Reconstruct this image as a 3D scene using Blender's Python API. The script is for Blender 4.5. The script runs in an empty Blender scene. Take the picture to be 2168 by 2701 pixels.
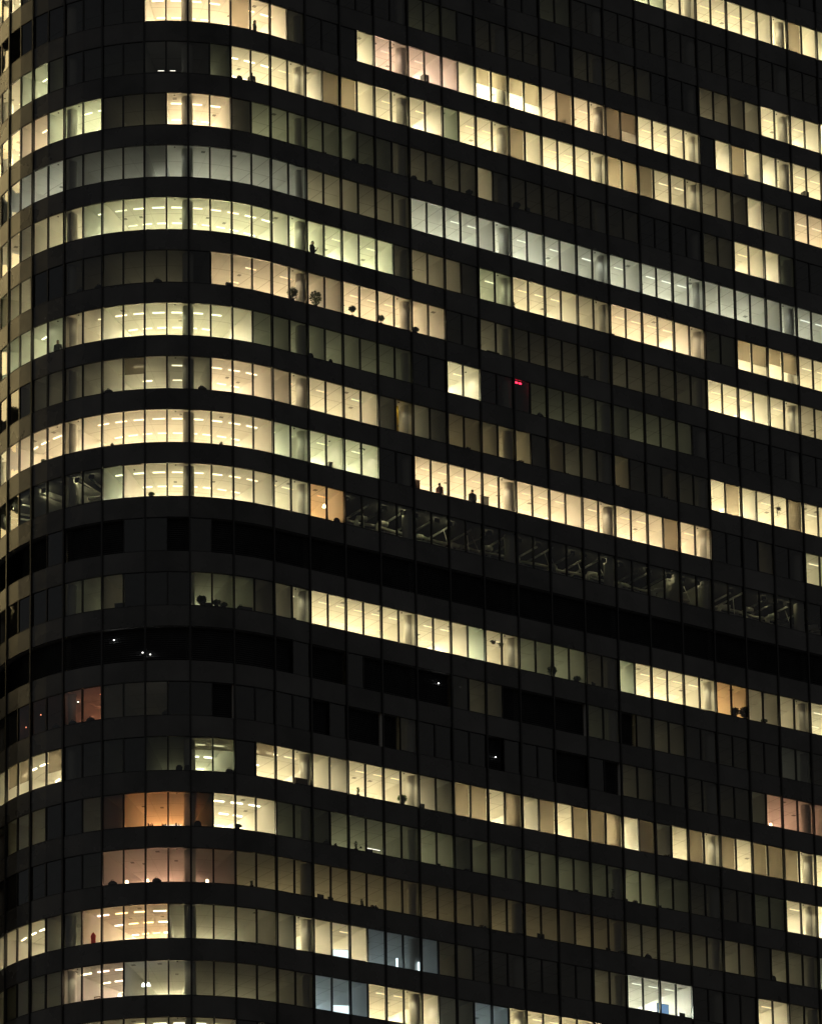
import bpy, bmesh, math, random
from mathutils import Matrix, Vector
random.seed(7)
sc = bpy.context.scene
COL = sc.collection
R = math.radians

# ------------------------------------------------------------------ camera, sky, moon, exposure
H = 3.671            # storey height
W = 2.7              # bay width on the straight front
WA = 2.835           # bay width round the corner
RAD = 12.386         # radius of the rounded corner
ZB = 149.0           # sill height of storey 0
cam_d = bpy.data.cameras.new('camera'); cam = bpy.data.objects.new('camera', cam_d); COL.objects.link(cam)
sc.camera = cam
YAW, PIT, ROL = .600908, .217683, -.018969
Fv = Vector((math.sin(YAW)*math.cos(PIT), math.cos(YAW)*math.cos(PIT), math.sin(PIT)))
Rv = Vector((math.cos(YAW), -math.sin(YAW), 0)); Uv = Rv.cross(Fv)
R2 = Rv*math.cos(ROL)+Uv*math.sin(ROL); U2 = -Rv*math.sin(ROL)+Uv*math.cos(ROL)
cam.matrix_world = Matrix(((R2.x, U2.x, -Fv.x, -145.714), (R2.y, U2.y, -Fv.y, -237.567),
                           (R2.z, U2.z, -Fv.z, ZB-147.194), (0, 0, 0, 1)))
cam_d.sensor_fit = 'VERTICAL'; cam_d.sensor_height = 24; cam_d.sensor_width = 24
cam_d.lens = 12186.5/2701*24
cam_d.shift_x = -258.9/2701; cam_d.shift_y = 2086.5/2701
cam_d.clip_start = 1; cam_d.clip_end = 5000
sc.render.resolution_x = 821; sc.render.resolution_y = 1024

world = bpy.data.worlds.new('World'); sc.world = world; world.use_nodes = True
wn = world.node_tree; wn.nodes.clear()
wo = wn.nodes.new('ShaderNodeOutputWorld')
sky = wn.nodes.new('ShaderNodeTexSky'); sky.sky_type = 'NISHITA'; sky.sun_disc = False
sky.sun_elevation = R(-1.5); sky.sun_rotation = R(-80); sky.altitude = 100
bg = wn.nodes.new('ShaderNodeBackground'); bg.inputs['Strength'].default_value = .08
glow = wn.nodes.new('ShaderNodeBackground'); glow.inputs['Color'].default_value = (.9, .88, .82, 1)
glow.inputs['Strength'].default_value = .05      # city glow in the night sky
add = wn.nodes.new('ShaderNodeAddShader')
wn.links.new(sky.outputs[0], bg.inputs['Color'])
wn.links.new(bg.outputs[0], add.inputs[0]); wn.links.new(glow.outputs[0], add.inputs[1])
wn.links.new(add.outputs[0], wo.inputs['Surface'])
moon_d = bpy.data.lights.new('moon', 'SUN'); moon_d.energy = .01; moon_d.angle = R(.5); moon_d.color = (1, .95, .88)
moon = bpy.data.objects.new('moon', moon_d); COL.objects.link(moon); moon.rotation_euler = (R(40), 0, R(-40))
sc.view_settings.view_transform = 'Standard'; sc.view_settings.look = 'None'
sc.view_settings.exposure = 0; sc.view_settings.gamma = 1; sc.view_settings.use_curve_mapping = False
cy = sc.cycles
cy.max_bounces = 12; cy.diffuse_bounces = 5; cy.glossy_bounces = 4; cy.transparent_max_bounces = 16; cy.transmission_bounces = 4
cy.sample_clamp_indirect = 12; cy.caustics_reflective = False; cy.caustics_refractive = False

# ------------------------------------------------------------------ materials
def mat(name):
    m = bpy.data.materials.new(name); m.use_nodes = True; nt = m.node_tree
    return m, nt, nt.nodes['Principled BSDF'], nt.nodes['Material Output']
def plain(name, col, rough=.6, metal=0, noise=.12, scale=3.0, spec=.5):
    m, nt, b, o = mat(name)
    tc = nt.nodes.new('ShaderNodeTexCoord'); n = nt.nodes.new('ShaderNodeTexNoise')
    n.inputs['Scale'].default_value = scale; n.inputs['Detail'].default_value = 4
    nt.links.new(tc.outputs['Object'], n.inputs['Vector'])
    mx = nt.nodes.new('ShaderNodeMixRGB'); mx.blend_type = 'MIX'
    mx.inputs[1].default_value = (*[c*(1-noise) for c in col], 1); mx.inputs[2].default_value = (*[min(1, c*(1+noise)) for c in col], 1)
    nt.links.new(n.outputs['Fac'], mx.inputs[0]); nt.links.new(mx.outputs[0], b.inputs['Base Color'])
    b.inputs['Roughness'].default_value = rough; b.inputs['Metallic'].default_value = metal
    b.inputs['Specular IOR Level'].default_value = spec
    return m
def emis(name, col, s):
    m, nt, b, o = mat(name); nt.nodes.remove(b)
    e = nt.nodes.new('ShaderNodeEmission'); e.inputs['Color'].default_value = (*col, 1); e.inputs['Strength'].default_value = s
    nt.links.new(e.outputs[0], o.inputs['Surface']); return m
def glass_mat(name='window_glass', ior=1.9, tint=(.93, .95, .92), wob=.12):
    m, nt, b, o = mat(name); nt.nodes.remove(b)
    t = nt.nodes.new('ShaderNodeBsdfTransparent'); t.inputs[0].default_value = (*tint, 1)
    g = nt.nodes.new('ShaderNodeBsdfGlossy'); g.inputs['Roughness'].default_value = .02
    f = nt.nodes.new('ShaderNodeFresnel'); f.inputs['IOR'].default_value = ior
    x = nt.nodes.new('ShaderNodeMixShader')
    tc = nt.nodes.new('ShaderNodeTexCoord'); n = nt.nodes.new('ShaderNodeTexNoise'); n.inputs['Scale'].default_value = .9
    n.inputs['Detail'].default_value = 1
    bp = nt.nodes.new('ShaderNodeBump'); bp.inputs['Strength'].default_value = wob; bp.inputs['Distance'].default_value = .05
    nt.links.new(tc.outputs['Object'], n.inputs['Vector']); nt.links.new(n.outputs['Fac'], bp.inputs['Height'])
    nt.links.new(bp.outputs[0], g.inputs['Normal'])
    nt.links.new(f.outputs[0], x.inputs[0]); nt.links.new(t.outputs[0], x.inputs[1]); nt.links.new(g.outputs[0], x.inputs[2])
    nt.links.new(x.outputs[0], o.inputs['Surface']); return m
def spandrel_mat():
    m, nt, b, o = mat('spandrel_glass')
    uv = nt.nodes.new('ShaderNodeUVMap'); uv.uv_map = 'UVMap'; sx = nt.nodes.new('ShaderNodeSeparateXYZ'); nt.links.new(uv.outputs[0], sx.inputs[0])
    tc = nt.nodes.new('ShaderNodeTexCoord'); d = nt.nodes.new('ShaderNodeTexNoise'); d.inputs['Scale'].default_value = .35; d.inputs['Detail'].default_value = 6
    nt.links.new(tc.outputs['Object'], d.inputs['Vector'])
    sm = nt.nodes.new('ShaderNodeMath'); sm.operation = 'MULTIPLY_ADD'; sm.inputs[1].default_value = .3; nt.links.new(sx.outputs[0], sm.inputs[0]); nt.links.new(d.outputs['Fac'], sm.inputs[2])
    cr = nt.nodes.new('ShaderNodeMapRange'); cr.inputs[1].default_value = .35; cr.inputs[2].default_value = 1.0; cr.inputs[3].default_value = .03; cr.inputs[4].default_value = .14
    nt.links.new(sm.outputs[0], cr.inputs[0]); nt.links.new(cr.outputs[0], b.inputs['Base Color'])
    rr = nt.nodes.new('ShaderNodeMapRange'); rr.inputs[3].default_value = .16; rr.inputs[4].default_value = .4; nt.links.new(d.outputs['Fac'], rr.inputs[0]); nt.links.new(rr.outputs[0], b.inputs['Roughness'])
    b.inputs['IOR'].default_value = 1.55
    tc = nt.nodes.new('ShaderNodeTexCoord'); n = nt.nodes.new('ShaderNodeTexNoise'); n.inputs['Scale'].default_value = .8
    bp = nt.nodes.new('ShaderNodeBump'); bp.inputs['Strength'].default_value = .3; bp.inputs['Distance'].default_value = .05
    nt.links.new(tc.outputs['Object'], n.inputs['Vector']); nt.links.new(n.outputs['Fac'], bp.inputs['Height'])
    nt.links.new(bp.outputs[0], b.inputs['Normal']); return m
def ceiling_mat():
    # plaster panels: thin joints every pane across and every 1.35 m in depth (UV = pane index, depth)
    m, nt, b, o = mat('ceiling_panels')
    uv = nt.nodes.new('ShaderNodeUVMap'); uv.uv_map = 'UVMap'
    sx = nt.nodes.new('ShaderNodeSeparateXYZ'); nt.links.new(uv.outputs[0], sx.inputs[0])
    def joint(sock, per, wid):
        d = nt.nodes.new('ShaderNodeMath'); d.operation = 'DIVIDE'; d.inputs[1].default_value = per; nt.links.new(sock, d.inputs[0])
        f = nt.nodes.new('ShaderNodeMath'); f.operation = 'FRACT'; nt.links.new(d.outputs[0], f.inputs[0])
        c = nt.nodes.new('ShaderNodeMath'); c.operation = 'LESS_THAN'; c.inputs[1].default_value = wid; nt.links.new(f.outputs[0], c.inputs[0])
        return c.outputs[0]
    mxn = nt.nodes.new('ShaderNodeMath'); mxn.operation = 'MAXIMUM'
    nt.links.new(joint(sx.outputs[0], 1, .035), mxn.inputs[0]); nt.links.new(joint(sx.outputs[1], 2.4, .02), mxn.inputs[1])
    n = nt.nodes.new('ShaderNodeTexNoise'); n.inputs['Scale'].default_value = 1.3; nt.links.new(uv.outputs[0], n.inputs['Vector'])
    base = nt.nodes.new('ShaderNodeMixRGB'); base.inputs[1].default_value = (.66, .655, .64, 1); base.inputs[2].default_value = (.8, .795, .78, 1)
    nt.links.new(n.outputs['Fac'], base.inputs[0])
    mx = nt.nodes.new('ShaderNodeMixRGB'); mx.inputs[2].default_value = (.42, .41, .39, 1)
    nt.links.new(mxn.outputs[0], mx.inputs[0]); nt.links.new(base.outputs[0], mx.inputs[1])
    nt.links.new(mx.outputs[0], b.inputs['Base Color']); b.inputs['Roughness'].default_value = .9
    return m
def blind_mat(name, col, trans):
    # woven screen: part open weave, part light passing diffusely through the cloth
    m, nt, b, o = mat(name)
    b.inputs['Base Color'].default_value = (*col, 1); b.inputs['Roughness'].default_value = .95
    t = nt.nodes.new('ShaderNodeBsdfTransparent'); t.inputs[0].default_value = (1, .97, .92, 1)
    tl = nt.nodes.new('ShaderNodeBsdfTranslucent'); tl.inputs[0].default_value = (.34, .30, .25, 1)
    x1 = nt.nodes.new('ShaderNodeMixShader'); x1.inputs[0].default_value = .5
    nt.links.new(b.outputs[0], x1.inputs[1]); nt.links.new(tl.outputs[0], x1.inputs[2])
    x2 = nt.nodes.new('ShaderNodeMixShader'); x2.inputs[0].default_value = trans
    nt.links.new(x1.outputs[0], x2.inputs[1]); nt.links.new(t.outputs[0], x2.inputs[2])
    nt.links.new(x2.outputs[0], o.inputs['Surface']); return m
M = dict(greyp=plain('grey_grille', (.22, .22, .21), .6), pitch=plain('pitch_black_louvre', (.12, .124, .132), 1, spec=0, noise=.5, scale=.8), glass=glass_mat(), spandrel=spandrel_mat(), ceiling=ceiling_mat(),
         metal=plain('black_metal', (.012, .012, .013), .35), wall=plain('white_paint', (.68, .67, .64), .8, noise=.04),
         floor=plain('carpet', (.60, .57, .50), .95, scale=12), column=plain('pale_plaster', (.74, .73, .69), .7, noise=.05, scale=1.5),
         blind=blind_mat('screen_fabric', (.2, .18, .155), .36), shut=plain('closed_blind', (.055, .053, .05), .9, noise=.3, scale=2),
         dark=plain('dark_paint', (.02, .02, .02), .8), ground=plain('asphalt', (.05, .05, .05), .9, scale=.2),
         core=plain('core_paint', (.72, .70, .66), .85, noise=.05), duct=plain('galvanised_steel', (.45, .44, .42), .4, .8, .25, 4),
         black=plain('black_plastic', (.012, .012, .013), .5))
_em = {}
TINT = dict(w=(1, .77, .48), y=(1, .85, .52), g=(.96, .99, .6), c=(.93, .97, .82), o=(1, .58, .24), p=(1, .68, .52), B=(.62, .82, 1), n=(1, .9, .56), r=(1, .36, .2), a=(1, .80, .42), q=(1, .43, .16), s=(1, .55, .38))
def lamp_mat(t, s):
    q = round(math.log(max(s, 1e-4), 1.15)); key = (t, q)
    if key not in _em: _em[key] = emis('strip_and_fill_light', TINT[t], 1.15**q)
    return _em[key]

# ------------------------------------------------------------------ helpers
def P(h, d=0.0):
    """plan position of pane boundary h (two panes to a bay), d metres inside the glass line"""
    k = h/2
    if k < 7:
        th = (7-k)*WA/RAD
        return (-(RAD-d)*math.sin(th), RAD-(RAD-d)*math.cos(th))
    return ((k-7)*W, d)
def sill(r): return ZB-r*H
class MB:
    def __init__(s): s.v = []; s.f = []; s.m = []; s.uv = []
    def quad(s, a, b, c, d, m=0, uv=None):
        i = len(s.v); s.v += [a, b, c, d]; s.f.append((i, i+1, i+2, i+3)); s.m.append(m); s.uv.append(uv or ((0, 0),)*4)
    def poly(s, vs, m=0):
        i = len(s.v); s.v += vs; s.f.append(tuple(range(i, i+len(vs)))); s.m.append(m); s.uv.append(((0, 0),)*len(vs))
    def hexa(s, b, t, m=0):
        """b, t: four bottom and four top corners, same order"""
        s.poly(b[::-1], m); s.poly(t, m)
        for i in range(4):
            j = (i+1) % 4; s.poly([b[i], b[j], t[j], t[i]], m)
    def box(s, x0, x1, y0, y1, z0, z1, m=0):
        s.hexa([(x0, y0, z0), (x1, y0, z0), (x1, y1, z0), (x0, y1, z0)], [(x0, y0, z1), (x1, y0, z1), (x1, y1, z1), (x0, y1, z1)], m)
    def seg(s, h0, h1, d0, d1, z0, z1, m=0):
        """block between two pane positions following the facade"""
        q = [P(h0, d0), P(h1, d0), P(h1, d1), P(h0, d1)]
        s.hexa([(x, y, z0) for x, y in q], [(x, y, z1) for x, y in q], m)
    def cyl(s, cx, cy_, z0, z1, r0, r1=None, n=16, m=0, cap=True):
        r1 = r0 if r1 is None else r1
        a = [(cx+r0*math.cos(2*math.pi*i/n), cy_+r0*math.sin(2*math.pi*i/n), z0) for i in range(n)]
        b = [(cx+r1*math.cos(2*math.pi*i/n), cy_+r1*math.sin(2*math.pi*i/n), z1) for i in range(n)]
        for i in range(n): s.poly([a[i], a[(i+1) % n], b[(i+1) % n], b[i]], m)
        if cap: s.poly(a[::-1], m); s.poly(b, m)
    def tube(s, pts, r, n=6, m=0):
        rings = []
        for i, p in enumerate(pts):
            p = Vector(p); a = Vector(pts[max(i-1, 0)]); b = Vector(pts[min(i+1, len(pts)-1)])
            t = (b-a).normalized(); u = t.orthogonal().normalized(); w = t.cross(u)
            rr = r[i] if isinstance(r, (list, tuple)) else r
            rings.append([tuple(p+u*rr*math.cos(2*math.pi*j/n)+w*rr*math.sin(2*math.pi*j/n)) for j in range(n)])
        for A, B in zip(rings, rings[1:]):
            for j in range(n): s.poly([A[j], A[(j+1) % n], B[(j+1) % n], B[j]], m)
        s.poly(rings[0][::-1], m); s.poly(rings[-1], m)
    def build(s, name, mats, parent=None, smooth=False, off=(0, 0, 0)):
        me = bpy.data.meshes.new(name)
        ox, oy, oz = off
        me.from_pydata([(x-ox, y-oy, z-oz) for x, y, z in s.v], [], s.f)
        for m in (mats if isinstance(mats, (list, tuple)) else [mats]): me.materials.append(m)
        me.polygons.foreach_set('material_index', s.m)
        uvl = me.uv_layers.new(name='UVMap'); i = 0
        for u in s.uv:
            for c in u: uvl.data[i].uv = c; i += 1
        if smooth:
            bm = bmesh.new(); bm.from_mesh(me); bmesh.ops.remove_doubles(bm, verts=bm.verts, dist=1e-5)
            for f in bm.faces: f.smooth = True
            for e in bm.edges:
                if len(e.link_faces) == 2 and e.calc_face_angle(0) > .9: e.smooth = False
            bm.to_mesh(me); bm.free()
        o = bpy.data.objects.new(name, me); COL.objects.link(o)
        if parent is not None: o.parent = parent
        else: o.location = off
        return o
def tag(o, label=None, cat=None, group=None, kind=None):
    for k, v in (('label', label), ('category', cat), ('group', group), ('kind', kind)):
        if v: o[k] = v
    return o
def empty(name, loc=(0, 0, 0), rz=0):
    o = bpy.data.objects.new(name, None); COL.objects.link(o); o.location = loc; o.rotation_euler.z = rz; o.empty_display_size = .3
    return o

# ------------------------------------------------------------------ ground
g = MB(); g.quad((-2500, -2500, 0), (2500, -2500, 0), (2500, 2500, 0), (-2500, 2500, 0))
tag(g.build('ground', M['ground']), kind='structure')

# ------------------------------------------------------------------ the tower: what each pane shows
# One line per storey: rooms as start-pane, tint of their light, one sign per pane.
# digits = brightness behind the pane (a .5  c 1.5  d 2.5  e 3.5), A full screen blind drawn in a lit room, S/H/T blind
# lowered by 35/50/65 %, b closed blind in an unlit room, . dark room; | a partition inside a room
FL = {
 -4: "-8 n bbbbbbbbbbbbbbbbbbbbbbbbbbbbbbbbbbbbbbbbbbbbbbbbbbbbbbbbbbbbbbbb",
 -3: "-8 n ........................ 16 y 99999 21 n ........... 32 y 9999 36 g 88 38 y 97|99998|9A9|9|9999999",
 -2: "-8 y ................................ 24 n ...... 30 g 1a 32 n aaa... 38 n aaaaaaaaaaaaaaaa",
 -1: "-8 n ...... -2 y 888 1 y 7 2 n .................... 22 g cca 25 n . 26 n 1a... 31 n . 32 n 1aaaa 37 n ... 40 y 1d3|3 44 y 9899|999999",
  0: "-8 n ...... -2 n .......... 8 w 9999A999 15 n 1 16 n ... 19 y 9 20 p 6988|8 25 y 9 26 n HHHT 30 w 9A99A|T 36 y 9999 40 n . 41 y 9 42 y A8|9|799999",
  1: "-8 n ...... -2 y 667 1 g 77 3 g 1 4 n aaaa 8 n ..a 11 g c 12 y 9999|8 17 y A|A8|8689 24 g 5 25 y 899A8|8899 34 y AA|A678 40 y 33|2 43 y 7 44 n 2d|8 46 w 8888888",
  2: "-8 y 333333777 1 w 88 3 g 778 6 n c1a 9 w 999 12 n 2 13 g 443 16 g d3|3|cc 21 n c 22 n d2 24 n 12 26 y 4 27 n a11aa.... 36 n .... 40 n 11 42 y 88|8 45 g 2 46 n ........",
  3: "-8 c 33333333 0 c 3555|2333|3 9 c 5555433 16 n eee|333 22 c 55566|677|66|67|66|6776 40 c 44445 45 c 5666|66666",
  4: "-8 y 3333335 -1 y 57 1 n 5|563 5 g 7 6 g 6788 ~10 w 888 ~13 g 88|77|78|88 21 n 2 22 y e4|4 25 n 1 26 g 67 28 y 7777 32 y 65 34 w 89999|9 40 g 11 42 y TT|HT 46 y 88888888",
  5: "-8 n ......3 -1 n 444 2 n bb 4 y 11 6 n 112c 10 n . 11 n 44 ~13 w 6575|54 18 w 88877 23 w 67 24 n .a|3d 28 n 1c1cc1 34 n 2aaa.. 40 y 9999|98 46 y 655555",
  6: "-8 g 3333337 -1 g 77|88 3 g 7 4 y 56 6 y 88 ~8 g 8888 ~12 g 5 13 g 22|2d 17 g 3d|2dc 22 n .. 24 n 99 26 n ... 29 g 11cc2a 35 g 2c2c 39 n ............",
  7: "-8 n ......... 1 n 1 2 n 12 4 n 23 6 n 3H5|64 11 w 888|5 15 w 8885 ~19 g 6 20 n c 21 y 5 22 n e 23 n 1 24 a 33|3 27 a 33 29 n a 30 a 2 31 n 21 33 n 1 34 a d 35 n aa 37 a 1 38 n 11 40 y 9A9|99A99|9999",
  8: "-8 y 66666667 0 w 8985|5 ~5 w 88888 ~10 y 8888 14 g 7|7|88|89 20 n .. 22 w 9999999999|99999A|98 40 n ... 43 y 1 44 n .. 46 n 68|6666",
  9: "-8 n .......... 2 n ..|..  6 g 7|8 ~8 y 8888 ~12 w 77 14 n 88 16 o 66 18 n .................... 38 n .. 40 n ................",
 10: "-8 n kkkkkkkkkkkbkkkbbkbkkkkkkkkkkkkkkkkkkkkkkkkkkkkkkkkkkkkkkkkkkkkk",
 11: "-8 n .........bbb 4 g c2 6 n 2b 8 n bb 10 g d3|3 13 n c|d 15 n 6 16 y 999999|999 25 g 8 26 y 77 28 g ee|e3 32 n 11 34 g 6 35 y 99999 40 o 64 42 y 44|55 46 n 777777",
 12: "-8 n .......................... 18 n b...... 25 n 11 27 n ..... 32 g 11 34 n .1|1c|a a n 00",
 13: "-8 n ........ 0 n . 1 r a1c|cd 6 n 1a1b 10 n bk|b.|bb|kb|kk 20 n kc 22 n bbbbkbbb 30 n kkbk 34 n cc|aa|11aa 42 n c 43 s 5445 47 s 44444",
 14: "-8 y 4448888 -1 y 8TT4T 4 n .a 6 g ab 8 g 11 10 g SS 12 n b 13 y S888|8 18 y 8888|58 23 n 2 24 y AA8A8|A9AA|A9|A 36 n 3 37 y 8A8|A8AA|A89AA",
 15: "-8 n ........ 0 n 1.. 3 n b 4 n b1 6 q 2 7 q 555 10 q 3 11 y 999 14 g cc|1|333332 22 g e2|1|2|21|32|22 32 g 22 34 g dd|2c 38 n aaaa 42 g 22 44 y 98|888888",
 16: "-8 n ...........b b a 6 p 4444|d2 12 n 2|2 14 n 33|33|33|33|33|33|d2|dd|cc|d2 34 n 12a1aa 40 n 32 42 n a 43 n 332 46 c 2222",
 17: "-8 y 4444446 -1 y 688 ~2 w 8 3 n 43 5 p 8 ~6 o 77 ~8 y 8 9 n 44 ~11 n 4444 14 n 5 15 y 79|97 19 B 4443 23 n 11|aaaa.... 32 n 34 34 c 9986 38 n ... 41 n a 42 y 99 44 n 34444444",
 18: "-8 n 11111111 0 n ccc2 4 y 8 ~5 p 88 7 n 555 10 n 333333 16 B 444 19 y 9999 23 c 22 25 B 45 27 y 98888888888888",
 19: "-8 n .......... 2 n 22 4 y 88888887|2|77 14 n 555555 20 n 6666666666666666666666666666666666",
}
FL[12] = "-8 n kkkkkkkkkkkkkkkkkkkkkkkb 16 n kkbkkkkk 25 n 11 27 n kkkkk 32 g 11 34 n k1|1c|a 39 n aaaaa 44 c 22 46 n aaaaaa"
FL[16] = "-8 n ........... 3 n b 4 n ba 6 s 4555|dc 12 n 22 ~14 a 33333333|33d2|dddcc|d2 34 n 12a1aa 40 n 32 42 n a 43 n 332 46 c 2222"
H0, H1 = -8, 56
LEVEL = {'.': 0, 'k': 0, 'a': .5, 'b': 0, 'c': 1.5, 'd': 2.5, 'e': 3.5, 'A': 8.5, 'S': 8, 'H': 8.5, 'T': 8.5}
BLIND = {'A': 1.0, 'S': .35, 'H': .5, 'T': .65, 'b': 1.0}
def parse(line):
    """pane -> (tint, sign) and the set of partition positions"""
    panes = {}; walls = set(); tok = line.split(); i = 0
    while i < len(tok):
        h = int(tok[i].lstrip('~')); t = tok[i+1]
        if tok[i][0] != '~': walls.add(h)                   # ~ the light changes without a wall
        i += 2
        while i < len(tok) and not (tok[i].lstrip('-~').isdigit() and i+1 < len(tok) and tok[i+1] in TINT and len(tok[i]) < 4 and i+2 < len(tok)):
            for ch in tok[i]:
                if ch == '|': walls.add(h)
                else: panes[h] = (t, ch); h += 1
            i += 1
        last = (t, '.' if ch in 'b' else ch)
    return {h: panes.get(h, last) for h in range(H0, H1)}, walls
def lum(ch):
    L = float(ch) if ch.isdigit() else LEVEL[ch]
    T = (0, .013, .029, .06, .115, .21, .32, .48, .62, .76)
    i = min(int(L), 8); return T[i]+(T[i+1]-T[i])*(L-i)
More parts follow.
